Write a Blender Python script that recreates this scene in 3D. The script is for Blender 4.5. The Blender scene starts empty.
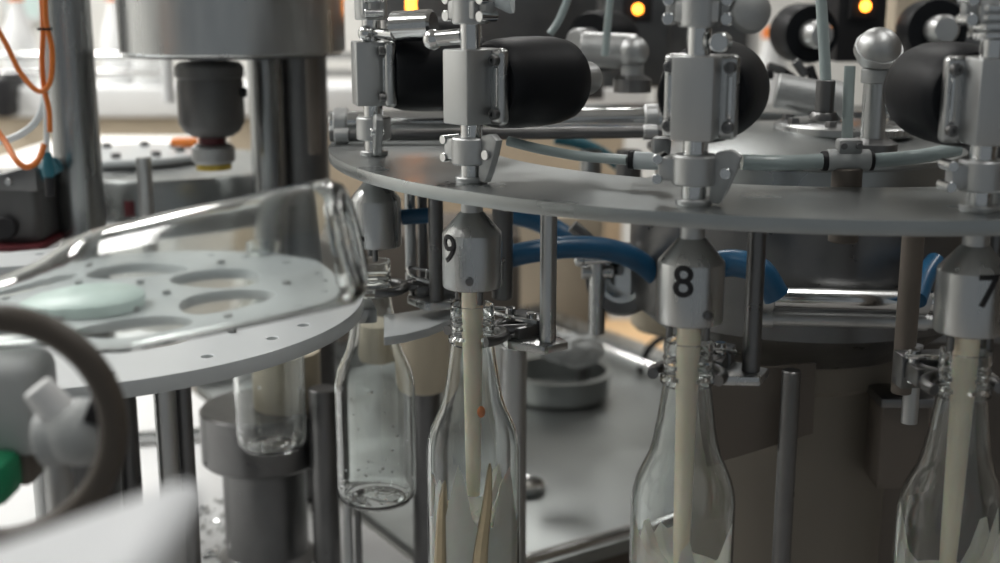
import bpy, bmesh, math, random
from mathutils import Vector, Matrix
random.seed(4)
PI = math.pi
sc = bpy.context.scene
C = sc.collection
# ------------------------------------------------------------------ camera
F = 1243.0; PITCH = 0.226; CZ = 1.322; PZ = 1.2
cp, sp = math.cos(PITCH), math.sin(PITCH)
cam = bpy.data.cameras.new('camera'); camo = bpy.data.objects.new('camera', cam); C.objects.link(camo)
camo.location = (0, 0, CZ); camo.rotation_euler = (PI/2 - PITCH, 0, 0)
cam.sensor_width = 36; cam.lens = F*36/1000
cam.clip_start = .02
cam.dof.use_dof = True; cam.dof.focus_distance = .87; cam.dof.aperture_fstop = 4.8
sc.camera = camo
def ray(u, v):
    a = (u-500)/F; b = (281.5-v)/F
    return Vector((a, cp + b*sp, -sp + b*cp))
def P(u, v, Y):                       # the point of the place seen at u, v and standing Y metres away
    d = ray(u, v); return Vector((0, 0, CZ)) + d*(Y/d.y)
def G(u, v, z):                       # the point on the level z
    d = ray(u, v); return Vector((0, 0, CZ)) + d*((z-CZ)/d.z)
# ------------------------------------------------------------------ materials
M = {}
def mat(name, col, rough=.5, metal=0., noise=0., nscale=30., bump=0., stretch=(1, 1, 1), trans=0., ior=1.45, emit=None, es=0., coat=0., rvar=0., alpha=1., sss=0.):
    m = bpy.data.materials.new(name); m.use_nodes = True
    nt = m.node_tree; b = nt.nodes['Principled BSDF']
    c = (*col, 1)
    b.inputs['Base Color'].default_value = c
    b.inputs['Roughness'].default_value = rough
    b.inputs['Metallic'].default_value = metal
    b.inputs['Transmission Weight'].default_value = trans
    b.inputs['IOR'].default_value = ior
    b.inputs['Coat Weight'].default_value = coat
    b.inputs['Alpha'].default_value = alpha
    if sss: b.inputs['Subsurface Weight'].default_value = sss; b.inputs['Subsurface Scale'].default_value = .01
    if emit: b.inputs['Emission Color'].default_value = (*emit, 1); b.inputs['Emission Strength'].default_value = es
    if noise or bump or rvar:
        tc = nt.nodes.new('ShaderNodeTexCoord'); mp = nt.nodes.new('ShaderNodeMapping'); mp.inputs['Scale'].default_value = stretch
        n = nt.nodes.new('ShaderNodeTexNoise'); n.inputs['Scale'].default_value = nscale; n.inputs['Detail'].default_value = 5
        nt.links.new(tc.outputs['Object'], mp.inputs[0]); nt.links.new(mp.outputs[0], n.inputs['Vector'])
        if noise:
            r = nt.nodes.new('ShaderNodeMix'); r.data_type = 'RGBA'
            r.inputs['A'].default_value = (*[x*(1-noise) for x in col], 1); r.inputs['B'].default_value = (*[min(1, x*(1+noise)) for x in col], 1)
            nt.links.new(n.outputs['Fac'], r.inputs['Factor']); nt.links.new(r.outputs['Result'], b.inputs['Base Color'])
        if rvar:
            q = nt.nodes.new('ShaderNodeMapRange'); q.inputs['From Min'].default_value = .3; q.inputs['From Max'].default_value = .7
            q.inputs['To Min'].default_value = max(.02, rough-rvar); q.inputs['To Max'].default_value = rough+rvar
            nt.links.new(n.outputs['Fac'], q.inputs['Value']); nt.links.new(q.outputs[0], b.inputs['Roughness'])
        if bump:
            bp = nt.nodes.new('ShaderNodeBump'); bp.inputs['Strength'].default_value = bump; bp.inputs['Distance'].default_value = .002
            nt.links.new(n.outputs['Fac'], bp.inputs['Height']); nt.links.new(bp.outputs[0], b.inputs['Normal'])
    M[name] = m; return m
mat('steel', (.50, .51, .51), .3, 1, .12, 60, .05, (1, 1, .15), rvar=.06)
mat('polished', (.62, .63, .63), .14, 1, .06, 40, .03, rvar=.04)
mat('matte_steel', (.47, .48, .48), .42, .9, .12, 80, .06, (1, 1, .2), rvar=.05)
mat('cast', (.38, .39, .39), .5, .75, .15, 120, .12)
mat('column_steel', (.34, .35, .35), .28, .95, .15, 30, .05, (1, 1, .1), rvar=.07)
mat('guard_grey', (.56, .58, .60), .5, 0, .04, 20)
mat('dark_steel', (.17, .17, .17), .35, .9, .2, 40, .06, rvar=.08)
mat('plate', (.36, .38, .38), .33, .95, .18, 14, .05, rvar=.08)
mat('tray', (.34, .36, .355), .40, .85, .16, 9, .12, rvar=.10)
mat('rubber', (.006, .007, .009), .5, 0, .2, 90, .05)
mat('black', (.02, .02, .022), .5, 0, .2, 60)
mat('glass', (.96, .985, .98), .0, 0, trans=1, ior=1.45)
mat('glass_soft', (.96, .985, .98), .05, 0, trans=1, ior=1.45)
mat('droplet', (1, 1, 1), .0, 0, trans=1, ior=1.33)
mat('ink', (.008, .008, .01), .5)
mat('pom', (.56, .59, .60), .30, 0, .05, 20, .02, coat=.1)
mat('hub_white', (.62, .74, .70), .4, 0, .03, 20)
mat('white', (.78, .79, .79), .5, 0, .04, 20)
mat('grey_plastic', (.42, .44, .44), .45, 0, .06, 30)
mat('cream', (.52, .46, .35), .5, 0, .1, 25, .03, (1, 1, .3))
mat('milk', (.95, .86, .68), .35, 0, .07, 60, .1, sss=.2)
mat('froth', (.92, .90, .82), .4, 0, .10, 70, .2, sss=.2)
mat('ochre', (.52, .43, .28), .5, 0, .2, 90)
mat('orange', (.62, .17, .03), .4, 0, .08, 40)
mat('orange_cap', (.85, .25, .05), .4, 0, .08, 40)
mat('blue', (.012, .085, .18), .33, 0, .15, 40, coat=.2)
mat('tubing', (.36, .43, .43), .28, 0, .08, 60, coat=.3)
mat('white_hose', (.62, .68, .70), .35, 0, .06, 40)
mat('teal', (.02, .12, .16), .4, 0, .1, 40)
mat('hose_dark', (.075, .062, .05), .5, 0, .3, 30)
mat('green', (.01, .20, .09), .5, 0, .1, 30)
mat('maroon', (.10, .015, .02), .5, 0, .1, 30)
mat('yellow', (.45, .33, .05), .5, 0, .1, 30)
mat('brown', (.13, .112, .095), .55, .2, .18, 8, .05, (1, 1, .4))
mat('beige', (.19, .17, .14), .6, .1, .12, 10, .04, (1, 1, .3))
mat('wall', (.86, .86, .83), .8, 0, .05, 4)
mat('beige_wall', (.55, .47, .36), .8, 0, .08, 4)
mat('floor', (.52, .50, .48), .45, 0, .2, 3, .04, rvar=.1)
mat('ceiling', (.55, .55, .54), .8, 0, .05, 4)
mat('card', (.95, .58, .32), .7, 0, .25, 9)
mat('motor', (.11, .11, .11), .4, .5, .2, 50, .05, (1, 1, .3))
mat('amber', (1, .4, .05), .4, emit=(1, .30, .03), es=7)
mat('tube_light', (1, 1, 1), .4, emit=(1, .98, .95), es=5)
mat('pane', (.5, .6, .58), .15, 0, trans=0, emit=(.55, .68, .64), es=.35)
# ------------------------------------------------------------------ mesh helpers
def frame(d, up=Vector((0, 0, 1))):
    d = Vector(d).normalized()
    if abs(d.dot(up)) > .98: up = Vector((1, 0, 0))
    x = up.cross(d).normalized(); y = d.cross(x)
    return Matrix((x, y, d)).transposed()
class MB:
    def __init__(s): s.bm = bmesh.new()
    def lathe(s, prof, n=48, T=Matrix(), closed=False):
        bm = s.bm; rings = []
        for r, z in prof:
            if r < 1e-6: rings.append([bm.verts.new(T @ Vector((0, 0, z)))])
            else: rings.append([bm.verts.new(T @ Vector((r*math.cos(2*PI*i/n), r*math.sin(2*PI*i/n), z))) for i in range(n)])
        pr = list(zip(rings, rings[1:]))
        if closed: pr.append((rings[-1], rings[0]))
        for a, b in pr:
            if len(a) == 1 and len(b) == 1: continue
            for i in range(n):
                j = (i+1) % n
                if len(a) == 1: f = (a[0], b[j], b[i])
                elif len(b) == 1: f = (a[i], a[j], b[0])
                else: f = (a[i], a[j], b[j], b[i])
                try: bm.faces.new(f)
                except ValueError: pass
        return s
    def cyl(s, a, b, r, r2=None, n=32, bev=.0):
        a = Vector(a); b = Vector(b); L = (b-a).length; r2 = r if r2 is None else r2
        T = Matrix.Translation(a) @ frame(b-a).to_4x4()
        e = bev if bev else min(r, r2, L)*.08
        return s.lathe([(0, 0), (r-e, 0), (r, e), (r2, L-e), (r2-e, L), (0, L)], n, T)
    def box(s, c, size, R=None, bev=.0015, seg=2):
        t = bmesh.new(); bmesh.ops.create_cube(t, size=1)
        for v in t.verts: v.co = Vector((v.co.x*size[0], v.co.y*size[1], v.co.z*size[2]))
        if bev: bmesh.ops.bevel(t, geom=list(t.edges), offset=min(bev, min(size)*.45), segments=seg, affect='EDGES', profile=.5)
        T = Matrix.Translation(Vector(c)) @ (R.to_4x4() if R is not None else Matrix())
        m = bpy.data.meshes.new('t'); bmesh.ops.transform(t, matrix=T, verts=t.verts); t.to_mesh(m); t.free()
        s.bm.from_mesh(m); bpy.data.meshes.remove(m); return s
    def sph(s, c, r, sc_=(1, 1, 1), n=24, R=None):
        t = bmesh.new(); bmesh.ops.create_uvsphere(t, u_segments=n, v_segments=n//2, radius=r)
        T = Matrix.Translation(Vector(c)) @ (R.to_4x4() if R is not None else Matrix()) @ Matrix.Diagonal((*sc_, 1))
        m = bpy.data.meshes.new('t'); bmesh.ops.transform(t, matrix=T, verts=t.verts); t.to_mesh(m); t.free()
        s.bm.from_mesh(m); bpy.data.meshes.remove(m); return s
    def tube(s, pts, r, n=14, sub=8, rfun=None):
        pts = [Vector(p) for p in pts]; q = []
        if len(pts) > 2 and sub > 1:
            ext = [2*pts[0]-pts[1]] + pts + [2*pts[-1]-pts[-2]]
            for i in range(1, len(ext)-2):
                a, b, c, d = ext[i-1:i+3]
                for k in range(sub):
                    t = k/sub
                    q.append(.5*((2*b)+(c-a)*t+(2*a-5*b+4*c-d)*t*t+(3*b-a-3*c+d)*t**3))
            q.append(pts[-1])
        else: q = pts
        bm = s.bm; rings = []; x = None
        for i, p in enumerate(q):
            d = (q[min(i+1, len(q)-1)]-q[max(i-1, 0)]).normalized()
            if x is None:
                x = frame(d).col[0].copy()
            x = (x - d*x.dot(d)).normalized(); y = d.cross(x)
            rr = r if rfun is None else rfun(i/(len(q)-1))
            rings.append([bm.verts.new(p + rr*(x*math.cos(2*PI*k/n)+y*math.sin(2*PI*k/n))) for k in range(n)])
        for a, b in zip(rings, rings[1:]):
            for k in range(n): bm.faces.new((a[k], a[(k+1) % n], b[(k+1) % n], b[k]))
        bm.faces.new(rings[0][::-1]); bm.faces.new(rings[-1]); return s
    def prism(s, poly, h, T=Matrix(), bev=0.):   # 2D outline raised along its z
        t = bmesh.new(); vs = [t.verts.new((x, y, 0)) for x, y in poly]; f = t.faces.new(vs)
        r = bmesh.ops.extrude_face_region(t, geom=[f])
        for v in r['geom']:
            if isinstance(v, bmesh.types.BMVert): v.co.z += h
        bmesh.ops.recalc_face_normals(t, faces=t.faces)
        if bev: bmesh.ops.bevel(t, geom=list(t.edges), offset=bev, segments=2, affect='EDGES', profile=.5)
        m = bpy.data.meshes.new('t'); bmesh.ops.transform(t, matrix=T, verts=t.verts); t.to_mesh(m); t.free()
        s.bm.from_mesh(m); bpy.data.meshes.remove(m); return s
    def build(s, name, m, parent=None, smooth=True):
        bmesh.ops.recalc_face_normals(s.bm, faces=s.bm.faces)
        me = bpy.data.meshes.new(name); s.bm.to_mesh(me); s.bm.free()
        me.materials.append(M[m] if isinstance(m, str) else m)
        o = bpy.data.objects.new(name, me); C.objects.link(o)
        if smooth:
            me.shade_smooth() if hasattr(me, 'shade_smooth') else None
            me.set_sharp_from_angle(angle=math.radians(38))
        if parent: o.parent = parent
        return o
def tag(o, label, cat, group=None, kind=None):
    o['label'] = label; o['category'] = cat
    if group: o['group'] = group
    if kind: o['kind'] = kind
    return o
def empty(name, loc, rz=0, label=None, cat=None, group=None):
    o = bpy.data.objects.new(name, None); C.objects.link(o); o.empty_display_size = .01
    o.location = loc; o.rotation_euler = (0, 0, rz)
    if label: tag(o, label, cat, group)
    return o
def copy_tree(o, parent=None):
    c = o.copy(); C.objects.link(c)
    if parent: c.parent = parent
    for ch in list(o.children): copy_tree(ch, c)
    return c
def flat(name, outer, holes, h, m, parent=None, bev=.0006):
    cu = bpy.data.curves.new(name, 'CURVE'); cu.dimensions = '2D'; cu.fill_mode = 'BOTH'
    cu.extrude = h/2 - bev; cu.bevel_depth = bev; cu.bevel_resolution = 1; cu.offset = -bev
    for poly in [outer]+holes:
        sp_ = cu.splines.new('POLY'); sp_.points.add(len(poly)-1); sp_.use_cyclic_u = True
        for p, (x, y) in zip(sp_.points, poly): p.co = (x, y, 0, 1)
    t = bpy.data.objects.new('t', cu); C.objects.link(t)
    dg = bpy.context.evaluated_depsgraph_get(); me = bpy.data.meshes.new_from_object(t.evaluated_get(dg))
    bpy.data.objects.remove(t); bpy.data.curves.remove(cu)
    me.name = name; me.materials.clear(); me.materials.append(M[m])
    me.shade_smooth(); me.set_sharp_from_angle(angle=math.radians(40))
    o = bpy.data.objects.new(name, me); C.objects.link(o)
    if parent: o.parent = parent
    return o
def circ(r, cx=0, cy=0, n=64): return [(cx+r*math.cos(2*PI*i/n), cy+r*math.sin(2*PI*i/n)) for i in range(n)]
def digit(ch, size, R, parent, name, z, m='ink'):
    cu = bpy.data.curves.new('t', 'FONT'); cu.body = ch; cu.size = size; cu.align_x = 'CENTER'; cu.align_y = 'CENTER'; cu.offset = size*.012
    t = bpy.data.objects.new('t', cu); C.objects.link(t)
    dg = bpy.context.evaluated_depsgraph_get(); me = bpy.data.meshes.new_from_object(t.evaluated_get(dg))
    bpy.data.objects.remove(t); bpy.data.curves.remove(cu)
    bm = bmesh.new(); bm.from_mesh(me)
    bmesh.ops.subdivide_edges(bm, edges=[e for e in bm.edges if e.calc_length() > size*.12], cuts=3, use_grid_fill=True)
    bmesh.ops.triangulate(bm, faces=bm.faces)
    r = bmesh.ops.extrude_face_region(bm, geom=list(bm.faces))
    for v in r['geom']:
        if isinstance(v, bmesh.types.BMVert): v.co.z += .0005
    for v in bm.verts:
        a = v.co.x/R; rr = R + v.co.z + .00005
        v.co = Vector((rr*math.sin(a), -rr*math.cos(a), v.co.y+z))      # faces -Y locally (outward)
    bmesh.ops.recalc_face_normals(bm, faces=bm.faces)
    bm.to_mesh(me); bm.free(); me.materials.clear(); me.materials.append(M[m]); me.name = name
    o = bpy.data.objects.new(name, me); C.objects.link(o); o.parent = parent
    return o
def up(p, z): return Vector((p.x, p.y, z))
# ------------------------------------------------------------------ setting
def struct(name, mb, m): o = mb.build(name, m); o['kind'] = 'structure'; return o
struct('floor', MB().box((0, 2.5, -.05), (9, 9, .1), bev=0), 'floor')
struct('ceiling', MB().box((0, 2.5, 3.05), (9, 9, .1), bev=0), 'ceiling')
struct('wall_back', MB().box((0, 5.6, 1.5), (9, .1, 3), bev=0), 'wall')
struct('wall_left', MB().box((-3.3, 2.5, 1.5), (.1, 9, 3), bev=0), 'wall')
struct('wall_right', MB().box((3.3, 2.5, 1.5), (.1, 9, 3), bev=0), 'brown')
w = struct('window_1', MB().box(P(24, 3, 5.52), (.14, .02, .12)), 'pane')
fr = MB()
for dx, dz, sx, sz in ((-.08, 0, .02, .16), (.08, 0, .02, .16), (0, .07, .18, .02), (0, -.07, .18, .02)):
    fr.box(P(24, 3, 5.51)+Vector((dx, 0, dz)), (sx, .03, sz))
fr.build('window_frame', 'white', w)
# ceiling lamps
for i, (x, y) in enumerate(((-1.6, 3.2), (.2, 3.2), (-1.3, .8), (.7, .5), (-2.2, 1.9), (1.7, 2.0))):
    lab = 'ceiling lamp with a long white diffuser hanging over the filling line'
    t = empty('ceiling_lamp', (x, y, 2.98), 0, lab, 'lamp', 'ceiling lamps over the hall')
    MB().box((0, 0, 0), (.34, 1.22, .04)).build('housing', 'white', t)
    MB().box((0, 0, -.03), (.28, 1.16, .02)).build('diffuser', 'tube_light', t)
    l = bpy.data.lights.new('lamp_light', 'AREA'); l.shape = 'RECTANGLE'; l.size = .28; l.size_y = 1.16; l.energy = (46, 14, 11, 4, 40, 3)[i]
    l.color = (1, .98, .95)
    lo = bpy.data.objects.new('lamp_light', l); C.objects.link(lo); lo.location = (x, y, 2.93)
# ------------------------------------------------------------------ bottles
R0 = .033
OUT = [(0, .0045), (.018, .0032), (.024, 0), (.0285, .0015), (.0325, .007), (R0, .015), (R0, .098), (.0322, .106), (.030, .115), (.0265, .123), (.0228, .131), (.0203, .140), (.0183, .152), (.0163, .166), (.0150, .177), (.0168, .179), (.0168, .182), (.0147, .184), (.0147, .187), (.0156, .189), (.0147, .1915), (.0156, .194), (.0147, .1965), (.0154, .199), (.0150, .205)]
INN = [(.0132, .205), (.0132, .184), (.0138, .176), (.0152, .166), (.0171, .152), (.0191, .140), (.0216, .131), (.0253, .123), (.0288, .115), (.0311, .106), (.0319, .098), (.0319, .015), (.0314, .0080), (.0280, .0040), (.024, .0030), (.018, .0048), (0, .0062)]
def smoothprof(p, k=3):
    return p
def bottle_mesh(): return MB().lathe(OUT+INN, 72)
bottle_proto_mesh = None
def bottle(loc, label, rot=None, drops=0, group='clear glass bottles on the filling line', seed=1):
    global bottle_proto_mesh
    t = empty('glass_bottle', loc, 0, label, 'bottle', group)
    if rot: t.rotation_mode = 'QUATERNION'; t.rotation_quaternion = rot
    if bottle_proto_mesh is None:
        o = bottle_mesh().build('bottle_glass', 'glass', t); bottle_proto_mesh = o.data
    else:
        o = bpy.data.objects.new('bottle_glass', bottle_proto_mesh); C.objects.link(o); o.parent = t
    if drops:
        rnd = random.Random(seed); mb = MB()
        for i in range(drops):
            a = rnd.uniform(0, 2*PI); z = .009+abs(rnd.gauss(0, .007)) if i < drops*.75 else rnd.uniform(.02, .1)
            r = .0312
            s_ = rnd.uniform(.0007, .0019)
            mb.sph((r*math.cos(a), r*math.sin(a), z), s_, (1, 1, .8), 8)
        for i in range(int(drops*.6)):
            a = rnd.uniform(0, 2*PI); q = rnd.uniform(0, .027)
            mb.sph((q*math.cos(a), q*math.sin(a), .0066), rnd.uniform(.0008, .0022), (1, 1, .5), 8)
        d = mb.build('water_drops', 'droplet', t); d['kind'] = 'stuff'
    return t
# ------------------------------------------------------------------ carousel
CX, CY, RR = .2473, 1.0735, .36
T0, DT = -1.2928, .46
t = empty('carousel_ring_plate', (CX, CY, PZ-.0045), 0, 'large grey steel ring plate of the filling carousel with the valves standing on it', 'machine plate')
holes = [circ(.008, RR*math.sin(T0+DT*k), -RR*math.cos(T0+DT*k), 20) for k in range(-1, 5)]
flat('ring', circ(.392, n=160), [circ(.268, n=120)], .009, 'plate', t)
# --- one valve: local frame, -Y points outward, origin on plate top at the valve axis
def make_valve(var):
    t = empty('filling_valve', (0, 0, 0))
    MB().cyl((0, 0, -.0), (0, 0, .052), .0075).build('lower_stem', 'polished', t)
    MB().cyl((0, 0, .080), (0, 0, .152), .0072).build('upper_stem', 'polished', t)
    MB().lathe([(0, 0), (.0105, 0), (.0110, .0008), (.0110, .0030), (.0104, .0036), (0, .0036)], 32).build('stem_foot', 'matte_steel', t)
    # clamp collar with lever
    c = MB().cyl((0, 0, .012), (0, 0, .030), .0135, n=40)
    c.box((-.015, -.002, .021), (.012, .010, .014)); cl = c.build('clamp_collar', 'matte_steel', t)
    MB().cyl((-.021, -.008, .027), (-.021, .006, .027), .0032, n=12).build('clamp_bolt', 'polished', cl)
    MB().cyl((-.021, -.008, .015), (-.021, .006, .015), .0032, n=12).build('clamp_bolt', 'polished', cl)
    lv = MB()
    T = Matrix.Translation((.015, -.006, .004)) @ Matrix.Rotation(PI/2, 4, 'X')
    lv.prism([(-.006, -.002), (.000, -.003), (.004, .004), (.009, .016), (.012, .026), (.006, .030), (-.003, .028), (-.006, .016)], .006, Matrix.Translation((.016, .003, .004)) @ Matrix.Rotation(PI/2, 4, 'X'), .0008)
    l = lv.build('clamp_lever', 'cast', t)
    MB().cyl((.0195, -.006, .020), (.0195, .004, .020), .0034, n=16).build('lever_pin', 'polished', l)
    # protruding block and flange
    MB().box((0, -.0025, .0635), (.025, .024, .049), bev=.0015).build('valve_body', 'matte_steel', t)
    fl = MB().box((0, .0105, .0635), (.045, .009, .050), bev=.0035, seg=3).build('body_flange', 'steel', t)
    for sx in (-1, 1):
        for sz in (-1, 1):
            b = MB().lathe([(0, .003), (.0014, .003), (.0014, .0045), (.003, .0045), (.0036, .0038), (.0036, 0)], 20,
                           Matrix.Translation((sx*.0180, .0062, .0635+sz*.0175)) @ Matrix.Rotation(PI/2, 4, 'X'))
            b.build('socket_bolt', 'dark_steel', fl)
    for sx in (-1, 1):
        MB().box((sx*.0180, .0056, .0635), (.004, .002, .026)).build('raised_rib', 'polished', fl)
    # actuator
    T = Matrix.Translation((0, .0145, .0640)) @ Matrix.Rotation(-PI/2, 4, 'X')
    MB().lathe([(0, 0), (.0265, 0), (.0280, .002), (.0300, .010), (.0310, .025), (.0310, .046), (.0302, .060), (.0282, .070), (.0250, .0745), (.019, .0765), (0, .0765)], 64, T).build('actuator_housing', 'rubber', t)
    MB().lathe([(.0, .074), (.0115, .074), (.0118, .075), (.0118, .098), (.0105, .101), (0, .101)], 40, T).build('actuator_cap', 'matte_steel', t)
    # head clamp
    h = MB().box((0, 0, .113), (.026, .018, .012)); h.cyl((0, 0, .104), (0, 0, .124), .0125); hd = h.build('head_bracket', 'matte_steel', t)
    for sx in (-1, 1):
        for z in (.109, .120):
            MB().cyl((sx*.017, -.008, z), (sx*.017, .006, z), .0036, n=14).build('bracket_bolt', 'polished', hd)
    MB().box((0, 0, .116), (.040, .009, .014), bev=.003).build('ear', 'cast', hd)
    return t
def head_var(t, k):
    if k == 0:
        MB().cyl((.012, .002, .094), (.030, .012, .094), .004).build('pin', 'polished', t)
        MB().sph((.010, -.006, .094), .0062).build('ball_knob', 'polished', t)
        MB().cyl((.020, .012, .099), (.040, .040, .101), .0115, bev=.002).build('roller', 'polished', t)
        MB().prism([(-.020, 0), (.020, 0), (.020, .008), (.012, .014), (-.012, .014), (-.020, .008)], .01, Matrix.Translation((0, 0, .122)) @ Matrix.Rotation(PI/2, 4, 'X'), .001).build('arched_cap', 'matte_steel', t)
    if k == 1:
        a = MB().cyl((-.006, -.002, .096), (-.024, -.010, .094), .0052); a.sph((-.026, -.011, .0935), .0068); a.build('ball_knob', 'polished', t)
        T = Matrix.Translation((.012, .004, .119)) @ frame((1, .75, .15)).to_4x4() @ Matrix.Scale(.8, 4)
        MB().lathe([(0, 0), (.004, 0), (.006, .006), (.011, .014), (.0125, .017), (.0125, .020), (0, .020)], 32, T).build('flared_knob', 'white_hose', t)
    if k == 2:
        T = Matrix.Translation((.026, .006, .112)) @ frame((.5, -.9, .2)).to_4x4()
        MB().lathe([(0, 0), (.010, 0), (.0125, .004), (.011, .010), (.006, .013), (0, .013)], 40, T).build('round_cover', 'cast', t)
        MB().cyl((.014, -.012, .096), (.014, .0, .096), .0056).build('ball_knob', 'polished', t)
    if k == 3:
        mb = MB()
        for i in range(4): mb.lathe([(.0125, i*.005), (.0145, i*.005+.0012), (.0145, i*.005+.0036), (.0125, i*.005+.0048)], 30, Matrix.Translation((0, 0, .098)))
        mb.build('threaded_nut', 'polished', t)
# --- nozzle below the plate, own thing
def make_nozzle():
    t = empty('filling_nozzle', (0, 0, 0))
    MB().cyl((0, 0, -.028), (0, 0, -.009), .0075).build('neck_tube', 'matte_steel', t)
    MB().lathe([(0, -.0725), (.0194, -.0725), (.0202, -.0718), (.0204, -.0703), (.0204, -.0358), (.0200, -.0345), (.0090, -.0215), (.0080, -.0205), (0, -.0205)], 64).build('nozzle_cup', 'steel', t)
    MB().lathe([(.0, 0), (.0025, 0), (.0028, .0004), (.0028, .0022), (0, .003)], 16, Matrix.Translation((.0140, -.0145, -.0645)) @ frame((.68, -.72, 0)).to_4x4()).build('set_screw', 'dark_steel', t)
    for s in (-1, 1): MB().cyl((s*.0115, -.003, -.0830), (s*.0115, -.003, -.0720), .0022, n=12).build('centering_pin', 'dark_steel', t)
    return t
names = ['10', '9', '8', '7']
vl = ['filling valve at the left end of the ring plate, with a short roller on top',
      'filling valve standing above the nozzle marked 9, with its round black actuator',
      'filling valve standing above the nozzle marked 8, its four bolts facing the front',
      'filling valve above the nozzle marked 7, cut off by the right edge of the picture']
nl = ['unnumbered steel filling nozzle under the left end of the ring plate',
      'steel filling nozzle marked with a black 9',
      'steel filling nozzle marked with a black 8',
      'steel filling nozzle marked with a black 7, at the right edge']
st = []
vproto = make_valve(0); nproto = make_nozzle()
for k in range(4):
    a = T0+DT*k; x, y = CX+RR*math.sin(a), CY-RR*math.cos(a); st.append((x, y, a))
for k in (3, 2, 1, 0):
    x, y, a = st[k]
    v = vproto if k == 0 else copy_tree(vproto); n = nproto if k == 0 else copy_tree(nproto)
    v.location = (x, y, PZ); v.rotation_euler.z = a; n.location = (x, y, PZ); n.rotation_euler.z = a
    tag(v, vl[k], 'valve', 'filling valves on the ring plate'); tag(n, nl[k], 'nozzle', 'filling nozzles under the ring plate')
for k in range(4):
    v = [o for o in C.objects if o.get('label') == vl[k]][0]; head_var(v, k)
    n = [o for o in C.objects if o.get('label') == nl[k]][0]
    if k: digit(names[k], .0270, .0204, n, 'number_'+{1: 'nine', 2: 'eight', 3: 'seven'}[k], -.0445)
# two more valves at the back of the ring, only partly in view
for k, lab in ((-1, 'filling valve on the far left of the ring, behind the front valve with the roller'), (-3, 'far filling valve seen end-on left of the tall clear tube, with black disc face'), (-4, 'far filling valve seen end-on at upper right behind the beige panel')):
    pass
# posts under the ring + lower gripper plates
pl = ['under-plate steel post right of the unnumbered nozzle', 'under-plate steel post between the nozzles marked 9 and 8', 'under-plate steel post right of the nozzle marked 8', 'under-plate steel post beside the nozzle marked 7']
for k in range(4):
    a = st[k][2]+.10; x, y = CX+.32*math.sin(a), CY-.32*math.cos(a)
    o = MB().cyl((0, 0, -.104), (0, 0, 0), .0058, n=28).build('support_post', 'dark_steel' if k != 1 else 'steel'); o.location = (x, y, PZ-.009)
    tag(o, pl[k], 'post', 'posts under the ring plate')
def gripper(k, label):
    x, y, a = st[k]; t = empty('bottle_gripper', (x, y, PZ), a, label, 'gripper', 'bottle grippers of the carousel')
    z = -.113
    base = MB().prism([(.000, .026), (.012, .022), (.040, .030), (.042, .052), (.020, .060), (-.004, .052)], .006, Matrix.Translation((0, 0, z-.006)), .001).build('base_plate', 'steel', t)
    for s in (-1, 1):
        pts = []
        for i in range(9):
            q = math.radians(-18+i*12.5); pts.append((s*(.0215*math.cos(q)), .0215*math.sin(q)+.001, z+.006))
        pts += [(s*.010, .034, z+.006), (s*.012, .050, z+.004)]
        j = MB().tube(pts, .0036, 10, 4); 
        j.box((s*.011, .042, z+.002), (.010, .026, .012)); jo = j.build('jaw', 'dark_steel', t)
        MB().cyl((s*.011, .046, z-.006), (s*.011, .046, z+.016), .0038, n=14).build('pivot_pin', 'polished', jo)
    MB().box((0, .056, z), (.036, .016, .022)).build('jaw_block', 'dark_steel', t)
    MB().tube([(-.016, .045, z+.014), (-.020, .030, z+.016), (.010, .026, z+.016), (.022, .040, z+.012)], .0016, 8).build('spring_wire', 'polished', t)
gl = ['steel bottle gripper holding the neck of the empty bottle under the unnumbered nozzle', 'steel bottle gripper behind the neck of the bottle under number 9', 'steel bottle gripper behind the neck of the bottle under number 8', 'steel bottle gripper behind the neck of the bottle under number 7']
for k in range(4): gripper(k, gl[k])
# bottles under nozzles
BZ = PZ-.290
blab = ['empty clear glass bottle hanging under the unnumbered nozzle, drops on its bottom', 'clear glass bottle being filled under the nozzle marked 9', 'clear glass bottle being filled under the nozzle marked 8', 'clear glass bottle being filled under the nozzle marked 7, at the right edge']
for k in range(4): bottle((st[k][0]-(.004 if k == 0 else 0), st[k][1], BZ), blab[k], drops=60 if k == 0 else 0, seed=k+3)
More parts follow.
